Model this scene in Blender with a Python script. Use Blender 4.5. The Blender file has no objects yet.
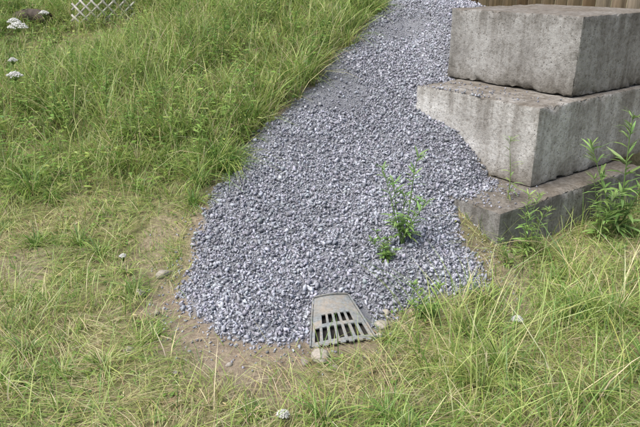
import bpy, bmesh, math, numpy as np
from mathutils import Vector
rng=np.random.default_rng(7)
EYE=1.85
# ---------------------------------------------------------------- helpers
_perm=np.random.default_rng(3).random((256,256))
def vn(x,y,s=0):
    x=np.asarray(x,float)+s*17.31; y=np.asarray(y,float)+s*9.77
    ix=np.floor(x).astype(int); iy=np.floor(y).astype(int)
    fx=x-ix; fy=y-iy; fx=fx*fx*(3-2*fx); fy=fy*fy*(3-2*fy)
    a=_perm[ix%256,iy%256]; b=_perm[(ix+1)%256,iy%256]; c=_perm[ix%256,(iy+1)%256]; d=_perm[(ix+1)%256,(iy+1)%256]
    return (a*(1-fx)+b*fx)*(1-fy)+(c*(1-fx)+d*fx)*fy
def fbm(x,y,s=0): return (vn(x,y,s)+.5*vn(x*2.1,y*2.1,s+1)+.25*vn(x*4.3,y*4.3,s+2))/1.75
def ss(a,b,x):
    t=np.clip((np.asarray(x,float)-a)/(b-a),0,1); return t*t*(3-2*t)
GP=np.array([(.80,8.3),(.79,7.98),(.60,7.48),(.33,6.85),(-.02,6.19),(-.18,5.73),(-.385,5.39),(-.64,4.95),(-.77,4.44),(-.79,4.06),(-.83,3.72),(-.85,3.47),(-.74,3.2),(-.56,2.98),(-.36,2.88),(-.10,2.87),(.3,3.0),(.45,3.18),(.717,3.36),(1.02,3.5),(1.02,3.72),(.9,3.95),(.95,4.25),(1.35,4.45),(1.3,5.0),(1.2,5.9),(1.55,6.6),(1.7,7.2),(1.74,8.3)])
def sdist(x,y,P):
    x=np.asarray(x,float).ravel(); y=np.asarray(y,float).ravel()
    d=np.full(x.shape,1e9); ins=np.zeros(x.shape,bool); n=len(P)
    for i in range(n):
        ax,ay=P[i]; bx,by=P[(i+1)%n]; ex,ey=bx-ax,by-ay
        t=np.clip(((x-ax)*ex+(y-ay)*ey)/(ex*ex+ey*ey),0,1)
        d=np.minimum(d,np.hypot(x-ax-t*ex,y-ay-t*ey))
        c=((ay>y)!=(by>y)); xi=ex*(y-ay)/(ey if ey!=0 else 1e-9)+ax
        ins^=(c&(x<xi))
    return np.where(ins,-d,d)
def gravd(x,y):
    s=np.shape(x); d=sdist(x,y,GP).reshape(s); x=np.asarray(x); y=np.asarray(y)
    return d+.14*(fbm(x*3.0,y*3.0,5)-.5)+.05*(vn(x*14,y*14,6)-.5)
def sp(t,k): return k*np.logaddexp(0,t/k)
def toeL(x): return 3.45+.45*np.clip(-x-.8,0,2.4)
def H(x,y):
    x=np.asarray(x,float); y=np.asarray(y,float)
    hl=.325*sp(y-toeL(x),.15)
    tr=4.3+.75*(np.clip(x,0,3.4)-1.2)
    hr=.7*sp(y-tr,.12)
    w=ss(.9,1.6,x)
    h=hl*(1-w)+hr*w
    top=1.44-.16*ss(1.7,2.8,x)
    h=top-sp(top-h,.06)
    h=h+.05*(fbm(x*1.1,y*1.1,1)-.5)+.03*(fbm(x*4,y*4,2)-.5)
    near=(np.abs(x)<3)&(y>2)&(y<9)
    g=np.zeros_like(h)
    if near.any():
        g[near]=.06*ss(.04,-.25,gravd(x[near],y[near]))+.02*(fbm(x[near]*2.5,y[near]*2.5,12)-.5)
        dg=np.hypot((x[near]-.1)/.34,(y[near]-3.1)/.36); g[near]*=ss(.6,1.15,dg)
    return h+g
def clampH(x,y): return H(np.atleast_1d(x),np.atleast_1d(y))
U=np.array([.8,.6]); V=np.array([-.6,.8])
BL=[((1.2,3.97),1.83,1.25,-.28,.322),((1.56,4.5),1.83,1.22,.33,.92),((1.92,4.86),1.22,1.28,.928,1.52)]
def infoot(x,y,b,m=0.0):
    dx=x-b[0][0]; dy=y-b[0][1]
    u=dx*U[0]+dy*U[1]; v=dx*V[0]+dy*V[1]
    return (u>-m)&(u<b[1]+m)&(v>-m)&(v<b[2]+m)
def surf(x,y):
    h=H(x,y)
    for b in BL: h=np.where(infoot(x,y,b)&(h<b[4]),b[4],h)
    return h
class Acc:
    def __init__(s): s.v=[];s.li=[];s.lt=[];s.c=[];s.n=0
    def add(s,v,faces,col):
        n,k,_=v.shape
        base=s.n+np.arange(n)[:,None]*k
        f=np.concatenate([base+np.array(q)[None,:] for q in faces],axis=1)
        s.li.append(f.ravel()); s.lt.append(np.tile([len(q) for q in faces],n))
        s.v.append(v.reshape(-1,3)); s.c.append(np.repeat(col,k,axis=0) if col.ndim==2 else col.reshape(-1,3)); s.n+=n*k
    def obj(s,name,mat,smooth=False):
        v=np.concatenate(s.v); li=np.concatenate(s.li); lt=np.concatenate(s.lt); c=np.concatenate(s.c)
        me=bpy.data.meshes.new(name); me.vertices.add(len(v)); me.vertices.foreach_set('co',v.astype(np.float32).ravel())
        me.loops.add(len(li)); me.loops.foreach_set('vertex_index',li.astype(np.int32))
        me.polygons.add(len(lt)); st=np.concatenate([[0],np.cumsum(lt)[:-1]])
        me.polygons.foreach_set('loop_start',st.astype(np.int32)); me.polygons.foreach_set('loop_total',lt.astype(np.int32))
        me.update(calc_edges=True); me.validate()
        a=me.attributes.new('Col','FLOAT_COLOR','POINT'); cc=np.ones((len(v),4),np.float32); cc[:,:3]=c
        a.data.foreach_set('color',cc.ravel())
        if smooth: me.polygons.foreach_set('use_smooth',np.ones(len(lt),bool))
        me.materials.append(mat); o=bpy.data.objects.new(name,me); bpy.context.collection.objects.link(o); return o
def blades(acc,root,ang,rise,reach,droop,width,col,prof=(1,.85,.55),tv=(0,.38,.72,1.0),pw=1.5,twist=None):
    n=len(root); d=np.stack([np.cos(ang),np.sin(ang),0*ang],1)
    tw=ang+math.pi/2+(rng.normal(0,.5,n) if twist is None else twist)
    s=np.stack([np.cos(tw),np.sin(tw),rng.normal(0,.15,n)],1)
    P=[]
    for i,t in enumerate(tv):
        p=root+d*(reach*t**pw)[:,None]; p[:,2]+=rise*t-droop*t*t
        if i<3:
            w=(width*prof[i]/2)[:,None]; P+= [p-s*w,p+s*w]
        else: P.append(p)
    v=np.stack(P,1)
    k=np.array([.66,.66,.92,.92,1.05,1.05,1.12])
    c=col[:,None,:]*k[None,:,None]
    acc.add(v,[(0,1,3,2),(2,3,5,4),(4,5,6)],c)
def tube(acc,pts,rad,col,sides=5,cap=False):
    pts=np.array(pts,float); k=len(pts); V_=[]
    for i in range(k):
        t=pts[min(i+1,k-1)]-pts[max(i-1,0)]; t/=np.linalg.norm(t)+1e-9
        a=np.cross(t,[.3,.9,.1]); a/=np.linalg.norm(a)+1e-9; b=np.cross(t,a)
        for j in range(sides):
            q=2*math.pi*j/sides; V_.append(pts[i]+rad[i]*(a*math.cos(q)+b*math.sin(q)))
    f=[(i*sides+j,i*sides+(j+1)%sides,(i+1)*sides+(j+1)%sides,(i+1)*sides+j) for i in range(k-1) for j in range(sides)]
    acc.add(np.array(V_)[None],f,np.array([col],float))
    if cap:
        acc.add(np.array(V_[:sides])[None],[tuple(range(sides))],np.array([col],float)); acc.add(np.array(V_[-sides:])[None],[tuple(range(sides))],np.array([col],float))
# ---------------------------------------------------------------- materials
def newmat(name):
    m=bpy.data.materials.new(name); m.use_nodes=True; nt=m.node_tree; nt.nodes.clear()
    out=nt.nodes.new('ShaderNodeOutputMaterial'); return m,nt,out
def N(nt,t,**k):
    n=nt.nodes.new(t)
    for a,b in k.items(): setattr(n,a,b)
    return n
def L(nt,a,b): nt.links.new(a,b)
def leafmat(name,tr=.35):
    m,nt,out=newmat(name); at=N(nt,'ShaderNodeAttribute',attribute_name='Col')
    p=N(nt,'ShaderNodeBsdfDiffuse'); gl=N(nt,'ShaderNodeBsdfGlossy'); gl.inputs['Roughness'].default_value=.45; gl.inputs['Color'].default_value=(1,1,1,1)
    t=N(nt,'ShaderNodeBsdfTranslucent'); mx=N(nt,'ShaderNodeMixShader'); mx.inputs[0].default_value=tr; m2=N(nt,'ShaderNodeMixShader'); m2.inputs[0].default_value=.03
    L(nt,at.outputs['Color'],p.inputs['Color']); L(nt,at.outputs['Color'],t.inputs['Color'])
    L(nt,p.outputs[0],mx.inputs[1]); L(nt,t.outputs[0],mx.inputs[2]); L(nt,mx.outputs[0],m2.inputs[1]); L(nt,gl.outputs[0],m2.inputs[2]); L(nt,m2.outputs[0],out.inputs[0]); return m
def noise(nt,scale,detail=6,rough=.6,vec=None):
    n=N(nt,'ShaderNodeTexNoise'); n.inputs['Scale'].default_value=scale; n.inputs['Detail'].default_value=detail; n.inputs['Roughness'].default_value=rough
    if vec is not None: L(nt,vec,n.inputs['Vector'])
    return n
def ramp(nt,fac,stops):
    r=N(nt,'ShaderNodeValToRGB'); L(nt,fac,r.inputs[0]); e=r.color_ramp.elements
    while len(e)<len(stops): e.new(.5)
    for i,(p,c) in enumerate(stops): e[i].position=p; e[i].color=(*c,1) if len(c)==3 else c
    return r
def mix(nt,fac,a,b,mode='MIX'):
    m=N(nt,'ShaderNodeMix',data_type='RGBA',blend_type=mode)
    if isinstance(fac,(int,float)): m.inputs[0].default_value=fac
    else: L(nt,fac,m.inputs[0])
    for s,i in ((a,6),(b,7)):
        if isinstance(s,tuple): m.inputs[i].default_value=(*s,1)
        else: L(nt,s,m.inputs[i])
    return m.outputs[2]
def bump(nt,h,strength,dist,nrm=None):
    b=N(nt,'ShaderNodeBump'); b.inputs['Strength'].default_value=strength; b.inputs['Distance'].default_value=dist; L(nt,h,b.inputs['Height'])
    if nrm is not None: L(nt,nrm,b.inputs['Normal'])
    return b.outputs[0]
grass_m=leafmat('grass_blades',.36); weed_m=leafmat('weed_leaves',.3)
def stonemat(name):
    m,nt,out=newmat(name); at=N(nt,'ShaderNodeAttribute',attribute_name='Col'); tc=N(nt,'ShaderNodeTexCoord')
    n=noise(nt,90,2,.7,tc.outputs['Object']); r=ramp(nt,n.outputs[0],[(.3,(.75,.75,.75)),(.7,(1.2,1.2,1.2))])
    c=mix(nt,1.0,at.outputs['Color'],r.outputs[0],'MULTIPLY')
    p=N(nt,'ShaderNodeBsdfDiffuse'); L(nt,c,p.inputs['Color'])
    L(nt,p.outputs[0],out.inputs[0]); return m
stone_m=stonemat('crushed_stone')
m,nt,out=newmat('soil_and_thatch'); ground_m=m
tc=N(nt,'ShaderNodeTexCoord'); at=N(nt,'ShaderNodeAttribute',attribute_name='Col'); sep=N(nt,'ShaderNodeSeparateColor'); L(nt,at.outputs['Color'],sep.inputs[0])
n1=noise(nt,3,8,.65,tc.outputs['Object']); n2=noise(nt,45,6,.7,tc.outputs['Object']); n3=noise(nt,160,3,.6,tc.outputs['Object'])
soil=ramp(nt,n2.outputs[0],[(.3,(.17,.125,.085)),(.55,(.31,.25,.18)),(.75,(.44,.37,.28))])
thatch=ramp(nt,n2.outputs[0],[(.3,(.12,.11,.05)),(.5,(.23,.21,.10)),(.7,(.38,.33,.18))])
grv=ramp(nt,n3.outputs[0],[(.3,(.14,.145,.16)),(.7,(.32,.33,.36))])
sand=ramp(nt,n2.outputs[0],[(.3,(.5,.45,.36)),(.7,(.7,.66,.56))])
c=mix(nt,sep.outputs[1],thatch.outputs[0],soil.outputs[0]); c=mix(nt,sep.outputs[0],c,grv.outputs[0]); c=mix(nt,sep.outputs[2],c,sand.outputs[0])
var=ramp(nt,n1.outputs[0],[(.3,(.8,.8,.8)),(.7,(1.15,1.15,1.15))]); c=mix(nt,1.0,c,var.outputs[0],'MULTIPLY')
p=N(nt,'ShaderNodeBsdfPrincipled'); p.inputs['Roughness'].default_value=.95; L(nt,c,p.inputs['Base Color'])
L(nt,bump(nt,n3.outputs[0],.5,.01,bump(nt,n2.outputs[0],.7,.03)),p.inputs['Normal']); L(nt,p.outputs[0],out.inputs[0])
def concrete(name,light,seed,hgt):
    m,nt,out=newmat(name); tc=N(nt,'ShaderNodeTexCoord'); mp=N(nt,'ShaderNodeMapping'); mp.inputs['Location'].default_value=(seed*3.1,seed*1.7,seed); L(nt,tc.outputs['Object'],mp.inputs[0]); v=mp.outputs[0]
    a=noise(nt,2.4,10,.7,v); b=noise(nt,35,6,.7,v); c_=noise(nt,160,3,.6,v)
    st=N(nt,'ShaderNodeMapping'); st.inputs['Scale'].default_value=(11,11,.8); L(nt,v,st.inputs[0]); s=noise(nt,1,6,.65,st.outputs[0])
    base=ramp(nt,a.outputs[0],[(.28,tuple(light*k for k in (.50,.475,.44))),(.46,tuple(light*k for k in (.86,.84,.80))),(.68,tuple(light*k for k in (1.28,1.27,1.24)))])
    stk=ramp(nt,s.outputs[0],[(.36,(.52,.49,.45)),(.56,(1.05,1.05,1.05))])
    col=mix(nt,.55,base.outputs[0],stk.outputs[0],'MULTIPLY')
    sp_=ramp(nt,b.outputs[0],[(.34,(.56,.53,.49)),(.5,(1,1,1)),(.72,(1.2,1.2,1.2))]); col=mix(nt,.85,col,sp_.outputs[0],'MULTIPLY')
    vo=N(nt,'ShaderNodeTexVoronoi'); vo.inputs['Scale'].default_value=34; L(nt,v,vo.inputs['Vector'])
    po=ramp(nt,vo.outputs['Distance'],[(.12,(.25,.24,.22)),(.18,(1,1,1))]); msk=ramp(nt,a.outputs[0],[(.44,(0,0,0)),(.54,(1,1,1))])
    col=mix(nt,msk.outputs[0],col,mix(nt,1.0,col,po.outputs[0],'MULTIPLY'))
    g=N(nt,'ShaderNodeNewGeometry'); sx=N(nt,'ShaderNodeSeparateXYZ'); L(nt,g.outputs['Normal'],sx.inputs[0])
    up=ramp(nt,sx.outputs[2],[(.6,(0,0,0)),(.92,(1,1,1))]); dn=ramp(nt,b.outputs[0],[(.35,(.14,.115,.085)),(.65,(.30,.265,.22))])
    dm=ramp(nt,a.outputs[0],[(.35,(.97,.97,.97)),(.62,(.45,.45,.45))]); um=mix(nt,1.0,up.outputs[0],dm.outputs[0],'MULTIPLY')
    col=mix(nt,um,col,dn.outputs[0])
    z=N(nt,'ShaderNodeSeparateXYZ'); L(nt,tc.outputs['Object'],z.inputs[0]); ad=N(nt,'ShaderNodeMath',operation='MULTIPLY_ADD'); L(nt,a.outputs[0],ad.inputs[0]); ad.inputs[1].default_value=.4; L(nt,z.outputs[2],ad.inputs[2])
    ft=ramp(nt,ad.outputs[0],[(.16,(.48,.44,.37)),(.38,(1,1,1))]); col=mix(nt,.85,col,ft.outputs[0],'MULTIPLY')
    # weathering that runs down from the upper arris
    t1=N(nt,'ShaderNodeMath',operation='SUBTRACT'); t1.inputs[0].default_value=hgt; L(nt,z.outputs[2],t1.inputs[1])
    t2=N(nt,'ShaderNodeMath',operation='MULTIPLY_ADD'); L(nt,s.outputs[0],t2.inputs[0]); t2.inputs[1].default_value=.55; L(nt,t1.outputs[0],t2.inputs[2])
    tp=ramp(nt,t2.outputs[0],[(.22,(.52,.50,.47)),(.42,(1,1,1))]); col=mix(nt,.8,col,tp.outputs[0],'MULTIPLY')
    p=N(nt,'ShaderNodeBsdfPrincipled'); p.inputs['Roughness'].default_value=.9; L(nt,col,p.inputs['Base Color'])
    L(nt,bump(nt,c_.outputs[0],.45,.005,bump(nt,b.outputs[0],.7,.016,bump(nt,po.outputs[0],.6,.006))),p.inputs['Normal']); L(nt,p.outputs[0],out.inputs[0]); return m
# ---------------------------------------------------------------- terrain
def axis(lo,hi,step,far):
    a=list(np.arange(lo,hi+1e-6,step)); s=step; x=hi; r=[]
    while x<far: s*=1.35; x+=s; r.append(x)
    s=step; x=lo; l=[]
    while x>-far: s*=1.35; x-=s; l.append(x)
    return np.array(l[::-1]+a+r)
xs=axis(-5,5,.035,400); ys=axis(1,10,.035,400)
X,Y=np.meshgrid(xs,ys,indexing='xy'); Z=H(X,Y)
gd=np.full(X.shape,9.); nr=(np.abs(X)<6)&(Y>0)&(Y<11); gd[nr]=gravd(X[nr],Y[nr])
def dirtm(x,y,g):
    n=fbm(x*3,y*3,9)-.5
    a=ss(.42,.14,g+.6*n)*ss(3.75,3.35,y+n*.5)*ss(.5,.25,x)
    b=ss(.12,.0,g+.15*n)*.8
    c=ss(.60,.69,fbm(x*2.2,y*2.2,11))*ss(5,4,y)*.65
    d=ss(.25,.05,np.hypot((x-1.05)/1.3,(y-3.75)/.8)-.15+n*.3)*.5
    return np.clip(np.maximum(np.maximum(a,b),np.maximum(c,d)),0,1)
gm=ss(.02,-.04,gd); dm=dirtm(X,Y,gd); sm=ss(.55,.3,np.hypot((X-.25)/1.2,(Y-8.0)/.55)+.3*(fbm(X*4,Y*4,4)-.5))*(gd>0)
acc=Acc(); ny,nx=X.shape; idx=np.arange(nx*ny).reshape(ny,nx)
q=np.stack([idx[:-1,:-1],idx[:-1,1:],idx[1:,1:],idx[1:,:-1]],-1).reshape(-1,4)
acc.v=[np.stack([X,Y,Z],-1).reshape(-1,3)]; acc.li=[q.ravel()]; acc.lt=[np.full(len(q),4)]; acc.c=[np.stack([gm,dm,sm],-1).reshape(-1,3)]; acc.n=nx*ny
acc.obj('ground',ground_m,True)
# ---------------------------------------------------------------- stones
def hull_variants(n,k,flat,seed,el=1.15):
    r=np.random.default_rng(seed); out=[]
    for i in range(n):
        bm=bmesh.new(); P=r.normal(0,1,(k,3)); P/=np.linalg.norm(P,axis=1)[:,None]; P*=r.uniform(.75,1.1,(k,1)); P*=[el*r.uniform(.9,1.2),r.uniform(.75,1.0),flat*r.uniform(.8,1.2)]
        P-=P.mean(0)
        for p in P: bm.verts.new(p)
        bmesh.ops.convex_hull(bm,input=bm.verts)
        bmesh.ops.delete(bm,geom=[v for v in bm.verts if not v.link_faces],context='VERTS')
        bm.verts.index_update(); bm.verts.ensure_lookup_table()
        out.append((np.array([v.co[:] for v in bm.verts]),[tuple(v.index for v in f.verts) for f in bm.faces])); bm.free()
    return out
HV=hull_variants(20,8,.72,5,1.2)
def rotm(n):
    q=rng.normal(0,1,(n,4)); q/=np.linalg.norm(q,axis=1)[:,None]; w,x,y,z=q.T
    return np.stack([np.stack([1-2*(y*y+z*z),2*(x*y-z*w),2*(x*z+y*w)],-1),np.stack([2*(x*y+z*w),1-2*(x*x+z*z),2*(y*z-x*w)],-1),np.stack([2*(x*z-y*w),2*(y*z+x*w),1-2*(x*x+y*y)],-1)],1)
def stones(acc,x,y,z,r,col,var=HV):
    k=rng.integers(0,len(var),len(x)); R=rotm(len(x))
    for i,(v,f) in enumerate(var):
        s=k==i
        if not s.any(): continue
        vv=np.einsum('nij,kj->nki',R[s],v)*r[s][:,None,None]+np.stack([x[s],y[s],z[s]],-1)[:,None,:]
        acc.add(vv,f,col[s])
def gcol(x,y,n):
    b=rng.choice([.18,.26,.34,.41,.50],n,p=[.10,.24,.33,.25,.08])*rng.uniform(.87,1.13,n)
    patch=.74+.5*fbm(x*1.6,y*1.6,21); b=b*patch
    t=np.array([.955,.98,1.10])[None]+rng.normal(0,.02,(n,3)); return np.clip(b[:,None]*t,.03,.75)
acc=Acc()
def ongrate(x,y): return (np.abs(x-.115)<.165)&(y>2.85)&(y<3.26)
s=.0152
gx,gy=np.meshgrid(np.arange(-1.3,2.3,s),np.arange(2.5,8.4,s)); gx=gx.ravel()+rng.uniform(-.5,.5,gx.size)*s; gy=gy.ravel()+rng.uniform(-.5,.5,gy.size)*s
d=gravd(gx,gy); pr=ss(.05,-.05,d); 
hid=infoot(gx,gy,BL[2],0)|infoot(gx,gy,BL[1],-.01); keep=(rng.random(gx.size)<pr)&~hid&~ongrate(gx,gy)
gx,gy=gx[keep],gy[keep]; z0=surf(gx,gy); fine=ss(.50,.62,fbm(gx*1.7,gy*1.3,31))*ss(4.4,5.4,gy)
r=rng.lognormal(math.log(.0110),.32,gx.size)*(1-.42*fine); r=np.clip(r,.005,.023)
stones(acc,gx,gy,z0+r*.25,r,gcol(gx,gy,len(gx))*(1-.22*fine)[:,None])
sel=rng.random(gx.size)<.36; x2,y2=gx[sel]+rng.normal(0,.006,sel.sum()),gy[sel]+rng.normal(0,.006,sel.sum()); f2=fine[sel]
k=rng.random(len(x2))>f2*.8; x2,y2=x2[k],y2[k]; r2=np.clip(rng.lognormal(math.log(.0125),.33,len(x2)),.006,.027)
stones(acc,x2,y2,surf(x2,y2)+.010+r2*.3,r2,gcol(x2,y2,len(x2))*1.06)
ns=2800; i=rng.integers(0,len(GP),ns); a=GP[i]; b=GP[(i+1)%len(GP)]; t=rng.random((ns,1)); P=a*(1-t)+b*t+rng.normal(0,.13,(ns,2))
k=~infoot(P[:,0],P[:,1],BL[2])&~infoot(P[:,0],P[:,1],BL[1])&(P[:,1]<8.3)&~ongrate(P[:,0],P[:,1]); P=P[k]
r=rng.uniform(.004,.013,len(P)); stones(acc,P[:,0],P[:,1],surf(P[:,0],P[:,1])+r*.3,r,gcol(P[:,0],P[:,1],len(P)))
for (bi,uu,nn) in ((0,(.02,.6),520),(1,(.02,.45),110)):
    b=BL[bi]; u=rng.uniform(*uu,nn); v=b[2]*rng.beta(2.2,1.6,nn); P=np.array(b[0])+u[:,None]*U+v[:,None]*V
    k=~infoot(P[:,0],P[:,1],BL[bi+1],.01); P=P[k]; r=rng.uniform(.004,.014,len(P)); stones(acc,P[:,0],P[:,1],surf(P[:,0],P[:,1])+r*.4,r,gcol(P[:,0],P[:,1],len(P))*.85)
acc.obj('gravel',stone_m)
RV=hull_variants(4,40,.62,9)
def rock(x,y,r,col):
    a=Acc(); v,f=RV[rng.integers(0,4)]; th=rng.uniform(0,6.28); R=np.array([[math.cos(th),-math.sin(th),0],[math.sin(th),math.cos(th),0],[0,0,1]])
    vv=(v@R.T)*r; vv+= [x,y,float(clampH(x,y)[0])+r*.25]; a.add(vv[None],f,np.array([col]))
    o=a.obj('rock',stone_m,True); mo=o.modifiers.new('sub','SUBSURF'); mo.levels=1; mo.render_levels=1
for x,y,r,c in [(-.99,3.62,.05,.34),(-1.08,3.42,.042,.3),(.0,2.75,.062,.33),(-.075,2.71,.034,.3),(.34,3.08,.046,.34),(.37,3.2,.03,.4),(.315,2.98,.025,.4),(-1.0,2.86,.03,.36),(-.93,3.2,.022,.3),(.07,2.67,.022,.25),(-.7,2.62,.02,.3),(-.45,2.7,.018,.35)]:
    rock(x,y,r,(c*1.02,c*.93,c*.80))
# ---------------------------------------------------------------- concrete blocks
def block(b,i,light):
    (ox,oy),lu,lv,z0,z1=b; st=.0165; nu=int(lu/st); nv=int(lv/st); nz=int((z1-z0)/st)
    bm=bmesh.new(); vd={}
    def vert(a,c,e):
        k=(a,c,e)
        if k not in vd: vd[k]=bm.verts.new((a/nu*lu,c/nv*lv,e/nz*(z1-z0)))
        return vd[k]
    def face(q): bm.faces.new([vert(*t) for t in q])
    for a in range(nu):
        for c in range(nv):
            face([(a,c,nz),(a+1,c,nz),(a+1,c+1,nz),(a,c+1,nz)]); face([(a,c,0),(a,c+1,0),(a+1,c+1,0),(a+1,c,0)])
        for e in range(nz):
            face([(a,0,e),(a+1,0,e),(a+1,0,e+1),(a,0,e+1)]); face([(a,nv,e),(a,nv,e+1),(a+1,nv,e+1),(a+1,nv,e)])
    for c in range(nv):
        for e in range(nz):
            face([(0,c,e),(0,c,e+1),(0,c+1,e+1),(0,c+1,e)]); face([(nu,c,e),(nu,c+1,e),(nu,c+1,e+1),(nu,c,e+1)])
    bm.verts.ensure_lookup_table(); co=np.array([v.co[:] for v in bm.verts]); dim=np.array([lu,lv,z1-z0])
    lo=co; hi=dim-co; dd=np.minimum(lo,hi); sg=np.where(lo<hi,1,-1)
    e2=np.sort(dd,axis=1)[:,1]; s=i*7+40
    c1=fbm(co[:,0]*9+co[:,2]*7,co[:,1]*9-co[:,2]*5,s); c2=vn(co[:,0]*28+co[:,2]*21,co[:,1]*28-co[:,2]*17,s+2)
    chip=np.clip(c1-.57,0,1)*.28*np.exp(-e2/.025)*(.4+c2)+.0035*np.exp(-e2/.006)+.010*np.clip(c2-.45,0,1)*np.exp(-e2/.018)
    rough=.007*(fbm(co[:,0]*5+co[:,2]*3.3,co[:,1]*5+co[:,2]*4.1,s+3)-.5)+.003*(vn(co[:,0]*30+co[:,2]*17,co[:,1]*30+co[:,2]*23,s+5)-.5)
    off=np.where(dd<.012,sg*(chip*.75+rough)[:,None],0)
    for v,c in zip(bm.verts,co+off): v.co=c
    me=bpy.data.meshes.new('concrete_block'); bm.to_mesh(me); bm.free()
    o=bpy.data.objects.new('concrete_block',me); bpy.context.collection.objects.link(o); o.location=(ox,oy,z0); o.rotation_euler[2]=math.atan2(.6,.8)+(0,.004,-.004)[i]
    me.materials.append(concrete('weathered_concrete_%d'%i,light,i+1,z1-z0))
    me.polygons.foreach_set('use_smooth',np.ones(len(me.polygons),bool)); me.set_sharp_from_angle(angle=math.radians(42))
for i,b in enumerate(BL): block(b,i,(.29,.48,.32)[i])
# ---------------------------------------------------------------- grass
G=Acc()
PAL=np.array([(.10,.205,.045),(.18,.305,.065),(.32,.41,.11),(.45,.50,.18),(.68,.60,.36),(.46,.36,.21)])*1.04
def pick(n,w): 
    w=np.array(w,float); i=rng.choice(6,n,p=w/w.sum()); return np.clip(PAL[i]*rng.uniform(.78,1.22,(n,1))*(1+rng.normal(0,.06,(n,3))),.01,.8)
def ok(x,y,soft=.06):
    g=gravd(x,y); p=ss(-.03,soft,g)*(1-.95*dirtm(x,y,g)); p=np.where((y>4.5)&(x<1.0),ss(-.04,.05,g),p)
    p=np.where(np.hypot((x-.25)/1.2,(y-8.0)/.55)<.45,p*.3,p)
    k=rng.random(len(x))<p
    for b in BL: k&=~infoot(x,y,b,-.0)
    k&=~((np.abs(x-.1)<.2)&(y>2.78)&(y<3.35))
    return k
def hmod(x,y): return 1-.6*np.exp(-((x+2.65)/.55)**2-((y-7.5)/.6)**2)-.4*np.exp(-((x+3.45)/.45)**2-((y-7.7)/.6)**2)
def tall(x,y): return ss(4.0,5.3,y+1.0*(fbm(x*1.3,y*1.3,61)-.5))*ss(1.3,.9,x)
def dryf(x,y): return ss(.40,.60,fbm(x*1.8,y*1.8,91)+.06*ss(5,4,y)-.05*ss(.4,1,x))
def field(x0,x1,y0,y1,dens,kind):
    n=int((x1-x0)*(y1-y0)*dens)
    if kind!='lay':
        nc=max(n//16,1); cx=rng.uniform(x0,x1,nc); cy=rng.uniform(y0,y1,nc); ci=rng.integers(0,nc,n); rr=np.abs(rng.normal(0,.035,n)); th=rng.uniform(0,6.28,n)
        x=cx[ci]+rr*np.cos(th); y=cy[ci]+rr*np.sin(th); cl=rng.uniform(.55,1.35,nc)[ci]; ca=rng.uniform(0,6.28,nc)[ci]; cb=rng.uniform(.7,1.25,nc)[ci]
    else:
        x=rng.uniform(x0,x1,n); y=rng.uniform(y0,y1,n); th=rng.uniform(0,6.28,n); cl=np.ones(n); ca=fbm(x*1.3,y*1.3,71)*14; cb=cl
    k=ok(x,y); x,y,th,cl,ca,cb=x[k],y[k],th[k],cl[k],ca[k],cb[k]
    dr_=dryf(x,y); T=tall(x,y)
    if kind=='up':
        k=rng.random(len(x))<1-.45*dr_*(1-T); x,y,th,cl,ca,cb,T,dr_=[q[k] for q in (x,y,th,cl,ca,cb,T,dr_)]
    n=len(x); root=np.stack([x,y,H(x,y)-.01],1)
    hn=(.30+1.4*fbm(x*1.4,y*1.4,81))*hmod(x,y)
    if kind=='up':
        h=(.085+.26*T)*cl*hn*rng.uniform(.5,1.3,n)*(1-.3*dr_*(1-T))
        R=ss(.3,.9,x)*ss(3.6,3.0,y); h*=1+.6*R
        ang=np.where(rng.random(n)<.55,th,ca)+rng.normal(0,.5,n)
        reach=h*rng.uniform(.2,1.2,n); dr=h*rng.uniform(.1,.7,n)
        w=rng.uniform(.003,.006,n)*(1+.4*T)
        dry=dr_[:,None]
        A=pick(n,(1.2,4,5,2,.5,.1)); B=pick(n,(.3,1.6,3.6,4,3,.9)); tt=T[:,None]
        c=np.where(rng.random((n,1))<np.clip(.55*tt+.3+.3*(1-dry)*(1-tt)-.35*dry,0,1),A,B)*cb[:,None]
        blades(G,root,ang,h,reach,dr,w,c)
    else:
        ln=rng.uniform(.06,.24,n)*(1+.5*T)*(1+.5*ss(.2,.8,x)); ang=np.where(rng.random(n)<.5,ca,th)
        root[:,2]+=rng.uniform(0,.03,n)+.01
        rise=ln*rng.uniform(.1,.55,n); A=pick(n,(.5,2,3.6,3.2,1.8,.5)); B=pick(n,(.1,.6,2,3.6,4.5,1.8))
        blades(G,root,ang,rise,ln,rise*rng.uniform(.7,1.15,n),rng.uniform(.002,.0042,n),np.where(rng.random((n,1))<dr_[:,None],B,A),pw=1.0)
field(-3.3,3.2,1.9,5.2,2300,'up'); field(-3.2,3.1,1.9,5.2,2000,'lay')
field(-5.0,1.3,5.2,9.4,2000,'up'); field(-4.6,1.2,5.2,8.6,350,'lay')
field(-6,-3.3,2,5.2,500,'up'); field(3.2,6,2,7,400,'up')
def extra(x0,x1,y0,y1,n,hr,wr,w,rs=.6):
    x=rng.uniform(x0,x1,n); y=rng.uniform(y0,y1,n); k=ok(x,y,.03); x,y=x[k],y[k]; n=len(x); root=np.stack([x,y,H(x,y)-.01],1)
    h=rng.uniform(*hr,n)*(.4+1.2*fbm(x*1.4,y*1.4,81))*hmod(x,y); blades(G,root,rng.uniform(0,6.28,n),h,h*rng.uniform(.2,rs+.3,n),h*rng.uniform(.0,.4,n),rng.uniform(*wr,n),pick(n,w))
extra(-5,.9,4.7,9,5000,(.25,.52),(.004,.009),(.7,3,5,3,.7,0))
extra(-5,.9,4.4,9,3600,(.3,.68),(.002,.003),(0,0,1,3,5,1.5),.5)
extra(.5,3.2,2.1,3.7,2400,(.2,.42),(.004,.007),(.7,3,5,3.5,1.4,0),1.0)
extra(-3,.5,2.0,3.4,1800,(.12,.30),(.003,.006),(.7,3,5,3.5,1.8,0),.9)
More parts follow.
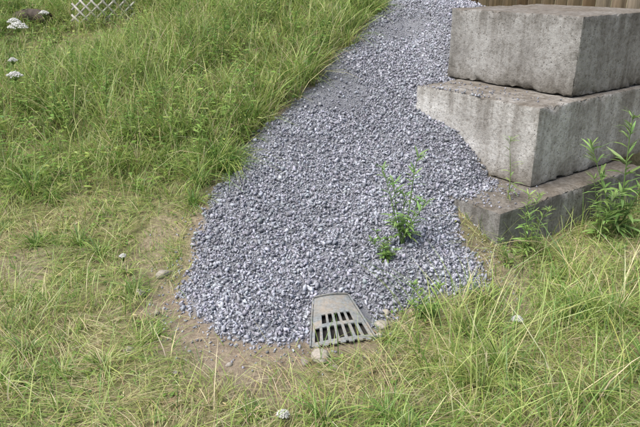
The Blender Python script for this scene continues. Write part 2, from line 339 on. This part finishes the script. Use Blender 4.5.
extra(-3.2,-.9,3.2,5,1200,(.12,.30),(.003,.006),(.7,3,5,3.5,1.8,0),.9)
extra(1.1,3.2,3.5,5.3,1500,(.15,.35),(.003,.006),(.7,3,4,2.5,1,0),.6)
def tussocks(cx,cy,hh,nb):
    for x0,y0,h0 in zip(cx,cy,hh):
        n=nb; th=rng.uniform(0,6.28,n); rr=np.abs(rng.normal(0,.03,n)); x=x0+rr*np.cos(th); y=y0+rr*np.sin(th)
        h=h0*rng.uniform(.5,1.1,n); f=rng.uniform(.15,1,n)
        w=[(1,4,4,1.5,.5,0),(.2,1.5,5,4,2,.4),(2,4,2.5,.8,.2,0)][rng.integers(0,3)]
        blades(G,np.stack([x,y,H(x,y)-.01],1),th+rng.normal(0,.3,n),h*1.15,h*(.25+1.0*f),h*(.35+.75*f),rng.uniform(.004,.0075,n),pick(n,w))
n=170; cx=rng.uniform(-4.6,.9,n); cy=rng.uniform(4.6,8.8,n); k=ok(cx,cy)&(hmod(cx,cy)>.8); tussocks(cx[k],cy[k],rng.uniform(.2,.48,k.sum()),100)
e=np.array([(-.85,4.5),(-.78,4.85),(-.62,5.15),(-.5,5.4),(-.35,5.7),(-.25,5.95),(-.12,6.25),(.05,6.55),(.2,6.85),(.33,7.1),(.45,7.4),(.6,7.7),(-.9,4.8),(-.7,5.3),(-.4,5.9)])
e=e+rng.normal(0,.05,e.shape); tussocks(e[:,0]-.03,e[:,1],rng.uniform(.2,.46,len(e)),120)
n=90; cx=rng.uniform(-3.2,3.2,n); cy=rng.uniform(2.1,4.4,n); k=ok(cx,cy); tussocks(cx[k],cy[k],rng.uniform(.1,.26,k.sum()),70)
n=26; cx=rng.uniform(.7,3.0,n); cy=rng.uniform(2.3,3.4,n); k=ok(cx,cy); tussocks(cx[k],cy[k],rng.uniform(.2,.34,k.sum()),100)
def broad(x0,x1,y0,y1,nc,sz,w=(2,4,3,.6,0,0),per=9):
    cx=rng.uniform(x0,x1,nc); cy=rng.uniform(y0,y1,nc); k=ok(cx,cy); cx,cy=cx[k],cy[k]
    x=np.repeat(cx,per)+rng.normal(0,.04,len(cx)*per); y=np.repeat(cy,per)+rng.normal(0,.04,len(cx)*per); n=len(x)
    T=tall(x,y); root=np.stack([x,y,H(x,y)+.01+(.26*T)*rng.random(n)*hmod(x,y)],1); l=rng.uniform(*sz,n)
    blades(G,root,rng.uniform(0,6.28,n),l*.5,l,l*.4,l*.42,pick(n,w),prof=(.25,1,.75),pw=1.0)
broad(-5,.9,4.6,9,1700,(.03,.08)); broad(-3.3,3.3,2.0,4.6,500,(.015,.045)); broad(-3,3,2,4.4,160,(.02,.055),(0,0,0,1,2,5),1)
# dry stalks on the bare soil
n=700; x=rng.uniform(-1.5,.6,n); y=rng.uniform(2.3,3.6,n); k=gravd(x,y)>.02; x,y=x[k],y[k]; n=len(x); l=rng.uniform(.03,.15,n)
blades(G,np.stack([x,y,H(x,y)+.006],1),rng.uniform(0,6.28,n),l*.1,l,l*.1,rng.uniform(.0015,.003,n),pick(n,(0,0,.5,2,5,3)),pw=1.0)
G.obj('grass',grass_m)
# ---------------------------------------------------------------- weeds
def weed(name,x,y,h,lean,leaf,nleaf,z=None,col=(.12,.22,.045),wide=.2,spread=1.0,stems=1,tilt=0.0,bare=.1):
    a=Acc(); z=float(surf(np.array([x]),np.array([y]))[0]) if z is None else z; col=np.array(col)
    for s in range(stems):
        hh=h*(1 if s==0 else rng.uniform(.5,.95)); la=lean if s==0 else rng.uniform(0,6.28); lt=tilt if s==0 else tilt+rng.uniform(.1,.45)
        T=np.linspace(0,1,7); P=[(x+math.cos(la)*lt*hh*t**1.4+.01*math.sin(5*t+s),y+math.sin(la)*lt*hh*t**1.4,z-.02+hh*t*(1-.15*lt)) for t in T]
        tube(a,P,[.004*(1.1-.8*t)*max(h,.4)/.5 for t in T],col*.8)
        P=np.array(P); t=rng.uniform(bare,1,nleaf); t[:6]=rng.uniform(.93,1,6); ang=np.arange(nleaf)*2.4+rng.normal(0,.4,nleaf)
        root=np.stack([np.interp(t,T,P[:,i]) for i in range(3)],1); l=leaf*(1.15-.6*t)*rng.uniform(.7,1.2,nleaf)
        up=l*(.25+.6*t); blades(a,root,ang,up,l*spread,l*rng.uniform(.1,.6,nleaf),l*wide,col[None]*rng.uniform(.7,1.5,(nleaf,1))*(1+rng.normal(0,.06,(nleaf,3))),prof=(.3,1,.7),pw=1.0)
    return a.obj(name,weed_m)
weed('leafy_sapling',.53,3.78,.62,.4,.11,34,col=(.20,.32,.10),stems=6,tilt=.15,wide=.17,bare=.2)
weed('leafy_shrub',.42,3.66,.2,2.5,.06,24,col=(.18,.29,.08),stems=5,tilt=.4,wide=.3)
weed('leafy_shrub',.60,3.18,.22,2.5,.07,30,col=(.20,.32,.08),stems=6,tilt=.4,wide=.3)
weed('goldenrod_plant',1.33,4.28,.46,2,.10,40,wide=.12,tilt=.05,col=(.24,.34,.11))
weed('goldenrod_plant',1.36,3.93,.46,1,.10,46,wide=.16,stems=3,tilt=.08,col=(.24,.35,.10))
weed('goldenrod_plant',2.17,4.35,.95,1.2,.19,70,wide=.14,stems=3,tilt=.08,col=(.20,.32,.10))
weed('goldenrod_plant',2.02,4.3,.5,2.5,.12,50,wide=.14,stems=3,tilt=.15,col=(.20,.31,.09))
weed('goldenrod_plant',1.22,3.75,.2,2.5,.06,30,wide=.2,stems=3,tilt=.3,col=(.22,.33,.09))
B=Acc()
nb=110; bx=rng.uniform(-4.5,.6,nb); by=rng.uniform(4.8,8.6,nb); kk=ok(bx,by)&(hmod(bx,by)>.8); bx,by=bx[kk],by[kk]
bx=np.append(bx,[.42,.5,.36,.55]); by=np.append(by,[7.7,7.9,7.5,7.75])
for x,y in zip(bx,by):
    z=float(clampH(x,y)[0]); h=rng.uniform(.25,.55); c=np.array([(.15,.27,.06),(.24,.36,.09)][rng.integers(0,2)]); n=34
    P=np.array([(x+.05*t*t,y,z+h*t) for t in np.linspace(0,1,5)]); tube(B,P,[.003]*5,c); t=rng.uniform(.2,1,n); l=.09*(1.2-.5*t)*rng.uniform(.7,1.2,n)
    blades(B,np.stack([x+.05*t*t,np.full(n,y),z+h*t],1),rng.uniform(0,6.28,n),l*.5,l,l*.4,l*.22,c[None]*rng.uniform(.7,1.5,(n,1)),prof=(.3,1,.7),pw=1.0)
B.obj('meadow_weeds',weed_m)
def carrot(x,y,h,r):
    a=Acc(); z=float(clampH(x,y)[0]); g=(.18,.28,.08); top=np.array([x+.03,y,z+h]); tube(a,[(x,y,z),(x+.01,y,z+h*.5),top-[0,0,.04]],[.003,.0025,.002],g)
    for i in range(40):
        q=i*2.4; rr=r*math.sqrt((i+.5)/40)*rng.uniform(.9,1.1); c=top+np.array([rr*math.cos(q),rr*math.sin(q),.6*r*math.cos(min(rr/r,1)*1.5)]); tube(a,[top-[0,0,.04],c-[0,0,.003]],[.0012,.0008],g,3)
        n=12; th=rng.uniform(0,6.28,n); rd=rng.uniform(0,r*.17,n)
        stones(a,c[0]+rd*np.cos(th),c[1]+rd*np.sin(th),np.full(n,c[2])+rng.normal(0,.003,n),rng.uniform(.05,.08,n)*r+.002,np.full((n,3),.85)*[1,1,.96])
    a.obj('wild_carrot_flower',weed_m)
for x,y,h,r in [(-3.03,6.6,.60,.09),(-3.2,6.9,.55,.065),(-2.72,5.7,.50,.065),(-2.95,6.2,.45,.04),(-3.0,7.2,.5,.05),(-1.3,3.75,.08,.02),(1.02,2.98,.12,.028),(-.19,2.28,.04,.026)]: carrot(x,y,h,r)
# ---------------------------------------------------------------- drain grate
def metal(name):
    m,nt,out=newmat(name); tc=N(nt,'ShaderNodeTexCoord'); a=noise(nt,9,8,.7,tc.outputs['Object']); b=noise(nt,70,4,.6,tc.outputs['Object'])
    c=ramp(nt,a.outputs[0],[(.35,(.17,.19,.20)),(.50,(.24,.26,.265)),(.64,(.33,.285,.23))]); s=ramp(nt,b.outputs[0],[(.35,(.68,.65,.6)),(.65,(1.1,1.1,1.1))])
    # silt settled on the plate
    col=mix(nt,.85,c.outputs[0],s.outputs[0],'MULTIPLY'); d=ramp(nt,noise(nt,5,6,.7,tc.outputs['Object']).outputs[0],[(.5,(0,0,0)),(.68,(.7,.7,.7))]); col=mix(nt,d.outputs[0],col,(.33,.27,.2))
    p=N(nt,'ShaderNodeBsdfPrincipled'); p.inputs['Roughness'].default_value=.6; L(nt,col,p.inputs['Base Color'])
    L(nt,bump(nt,b.outputs[0],.35,.002),p.inputs['Normal']); L(nt,p.outputs[0],out.inputs[0]); return m
gm_=metal('dull_grey_cast_metal')
par=bpy.data.objects.new('drain_grate',None); bpy.context.collection.objects.link(par)
z00=float(clampH(.1,3.05)[0])
c00=np.array([-.045,2.85,z00+.004]); c10=np.array([.29,2.94,z00+.006]); c01=np.array([-.035,3.23,z00+.08]); c11=np.array([.16,3.265,z00+.085])
def gp(u,v,dz=0):
    p=(c00*(1-u)+c10*u)*(1-v)+(c01*(1-u)+c11*u)*v; p=p.copy(); p[2]+=.010*(1-(2*u-1)**2)+dz; return p
bm=bmesh.new(); ns=7
wslot=(1-.11)/(ns+ (ns-1)*.62); u=.055
cols=[('b',0,.055)]
for i in range(ns):
    cols.append(('s',u,u+wslot)); u+=wslot
    if i<ns-1: cols.append(('b',u,u+wslot*.62)); u+=wslot*.62
cols.append(('b',u,1.0))
ue=[c[1] for c in cols]+[1.0]; ve=[-.03,0,.07,.20,.34,.41,.50,.60,.66,.78,.88,1.0]
slotrows={2:range(ns),3:range(ns),5:range(1,ns-1),6:range(1,ns-1)}
vt={}
def gv(i,j):
    if (i,j) not in vt: vt[(i,j)]=bm.verts.new(gp(ue[i],ve[j]))
    return vt[(i,j)]
for j in range(len(ve)-1):
    for i in range(len(ue)-1):
        isl=cols[i][0]=='s'; si=(i-1)//2
        if isl and j in slotrows and si in slotrows[j]: continue
        if j==0 and not isl: continue
        bm.faces.new([gv(i,j),gv(i+1,j),gv(i+1,j+1),gv(i,j+1)])
me=bpy.data.meshes.new('slotted_plate'); bm.to_mesh(me); bm.free(); me.materials.append(gm_)
pl=bpy.data.objects.new('slotted_plate',me); bpy.context.collection.objects.link(pl); pl.parent=par
so=pl.modifiers.new('s','SOLIDIFY'); so.thickness=.011; so.offset=-1; bv=pl.modifiers.new('b','BEVEL'); bv.width=.0022; bv.segments=2
def quadstrip(name,top,bot,mat,th):
    bm=bmesh.new(); a=[bm.verts.new(p) for p in top]; b=[bm.verts.new(p) for p in bot]
    for i in range(len(a)-1): bm.faces.new([a[i],a[i+1],b[i+1],b[i]])
    me=bpy.data.meshes.new(name); bm.to_mesh(me); bm.free(); me.materials.append(mat); o=bpy.data.objects.new(name,me); bpy.context.collection.objects.link(o); o.parent=par
    s=o.modifiers.new('s','SOLIDIFY'); s.thickness=th; s.offset=0; return o
def lower(p,z): q=p.copy(); q[2]=z; return q
vv=np.linspace(0,1,8); uu=np.linspace(0,1,9)
quadstrip('skirt_left',[gp(0,v,.006)+[-.006,0,0] for v in vv],[lower(gp(0,v),z00-.06)+[-.012,0,0] for v in vv],gm_,.008)
quadstrip('skirt_right',[gp(1,v,.006)+[.006,0,0] for v in vv],[lower(gp(1,v),z00-.06)+[.012,0,0] for v in vv],gm_,.008)
quadstrip('rear_collar',[gp(u,1,.008)+[0,.008,0] for u in uu],[lower(gp(u,1),z00-.06)+[0,.012,0] for u in uu],gm_,.008)
dk,nt,out=newmat('painted_slot_shade'); p=N(nt,'ShaderNodeBsdfPrincipled'); nn=noise(nt,40); r=ramp(nt,nn.outputs[0],[(.3,(.012,.012,.01)),(.7,(.04,.035,.03))]); L(nt,r.outputs[0],p.inputs['Base Color']); p.inputs['Roughness'].default_value=.9; L(nt,p.outputs[0],out.inputs[0])  # near-black colour painted in for the shade behind the slots
bm=bmesh.new(); bm.faces.new([bm.verts.new(gp(u_,v_,-.016-.03*v_)) for u_,v_ in ((.03,.03),(.97,.03),(.97,.95),(.03,.95))]); me=bpy.data.meshes.new('slot_shade_panel'); bm.to_mesh(me); bm.free(); me.materials.append(dk); o=bpy.data.objects.new('slot_shade_panel',me); bpy.context.collection.objects.link(o); o.parent=par  # added dark sheet under the plate, makes the slots read as shaded
# ---------------------------------------------------------------- wood wall
def woodmat():
    m,nt,out=newmat('weathered_boards'); at=N(nt,'ShaderNodeAttribute',attribute_name='Col'); tc=N(nt,'ShaderNodeTexCoord'); mp=N(nt,'ShaderNodeMapping'); mp.inputs['Scale'].default_value=(40,40,2.5); L(nt,tc.outputs['Object'],mp.inputs[0])
    a=noise(nt,1,6,.65,mp.outputs[0]); r=ramp(nt,a.outputs[0],[(.3,(.5,.48,.45)),(.7,(1.35,1.3,1.25))]); p=N(nt,'ShaderNodeBsdfPrincipled'); p.inputs['Roughness'].default_value=.85
    L(nt,mix(nt,1.0,at.outputs['Color'],r.outputs[0],'MULTIPLY'),p.inputs['Base Color']); L(nt,bump(nt,a.outputs[0],.5,.004),p.inputs['Normal']); L(nt,p.outputs[0],out.inputs[0]); return m
wm=woodmat()
def boxv(o,a,b,c): return np.array([o+i*a+j*b+k*c for k in (0,1) for j in (0,1) for i in (0,1)])
BF=[(0,2,3,1),(4,5,7,6),(0,1,5,4),(2,6,7,3),(0,4,6,2),(1,3,7,5)]
a=Acc(); P0=np.array([1.75,8.05,0.]); D=np.array([.83,-.55,0]); D/=np.linalg.norm(D); Nn=np.array([-D[1],D[0],0]); x=0
while x<6.5:
    w=rng.uniform(.13,.16); base=P0+D*x; hh=min(float(clampH(base[0],base[1])[0]),1.4); base[2]=hh+rng.uniform(-.04,.03)
    c=np.array([(.34,.25,.17),(.42,.34,.26),(.27,.20,.14),(.46,.40,.33)][rng.integers(0,4)])
    a.add(boxv(base+Nn*rng.uniform(0,.006),D*(w-.008),Nn*.022,np.array([0,0,2.1]))[None],BF,c[None]); x+=w
for zz in (.35,1.7): a.add(boxv(P0+Nn*.03+np.array([0,0,1.3+zz]),D*6.5,Nn*.05,np.array([0,0,.1]))[None],BF,np.array([[.2,.16,.12]]))
a.obj('wooden_wall',wm)
a=Acc(); o=np.array([-2.98,7.95,float(clampH(-2.7,7.9)[0])+.02])
W,Hh=.75,.85; ez=np.array([.05,.28,.96]); ex=np.array([.98,.1,0])
for s in (-1,1):
    for k in np.arange(-Hh,W+.001,.13):
        x0,y0,x1,y1=(k,0,k+Hh,Hh) if s>0 else (k+Hh,0,k,Hh)
        lo=sorted([(0-x0)/(x1-x0),(W-x0)/(x1-x0)]); t0=max(0,lo[0]); t1=min(1,lo[1])
        if t1-t0<.05: continue
        A_=o+ex*(x0+(x1-x0)*t0)+ez*(y0+(y1-y0)*t0); B_=o+ex*(x0+(x1-x0)*t1)+ez*(y0+(y1-y0)*t1); nrm=np.cross(ex,ez); nrm/=np.linalg.norm(nrm); dd=B_-A_; sd=np.cross(dd/np.linalg.norm(dd),nrm)*.022
        a.add(boxv(A_+nrm*(.0 if s>0 else .009),dd,sd,nrm*.008)[None],BF,np.array([[.42,.42,.40]]))
a.obj('lattice_panel',wm)
a=Acc(); zl=float(clampH(-3.5,8.1)[0]); tube(a,[(-3.75,8.25,zl+.10),(-3.6,8.2,zl+.13),(-3.45,8.17,zl+.13),(-3.3,8.12,zl+.11)],[.07,.09,.085,.07],(.07,.055,.045),10,True); a.obj('dark_log_shape',wm,False)  # dark object of unknown kind, given the shape of a log
# ---------------------------------------------------------------- light, camera
az=math.atan2(-.62,-.35); el=math.radians(58)
w=bpy.data.worlds.new('World'); bpy.context.scene.world=w; w.use_nodes=True; nt=w.node_tree; bg=nt.nodes['Background']
sk=nt.nodes.new('ShaderNodeTexSky'); sk.sky_type='NISHITA'; sk.sun_disc=False; sk.sun_elevation=el; sk.sun_rotation=az; sk.air_density=1.0; sk.dust_density=4.0; sk.ozone_density=1.0
nt.links.new(sk.outputs[0],bg.inputs[0]); bg.inputs[1].default_value=.15
sd=bpy.data.lights.new('sun','SUN'); sd.energy=4.5; sd.angle=math.radians(50); sd.color=(1,.975,.94); so=bpy.data.objects.new('sun',sd); bpy.context.collection.objects.link(so)
dv=Vector((math.sin(az)*math.cos(el),math.cos(az)*math.cos(el),math.sin(el))); so.rotation_euler=dv.to_track_quat('Z','Y').to_euler()
cd=bpy.data.cameras.new('camera'); cd.lens=36; cd.sensor_width=36; cd.clip_end=2000; cam=bpy.data.objects.new('camera',cd); bpy.context.collection.objects.link(cam)
cam.location=(0,0,EYE); cam.rotation_euler=(math.radians(90-21),0,0); bpy.context.scene.camera=cam
sc=bpy.context.scene; sc.view_settings.view_transform='Standard'; sc.view_settings.look='None'; sc.view_settings.exposure=0
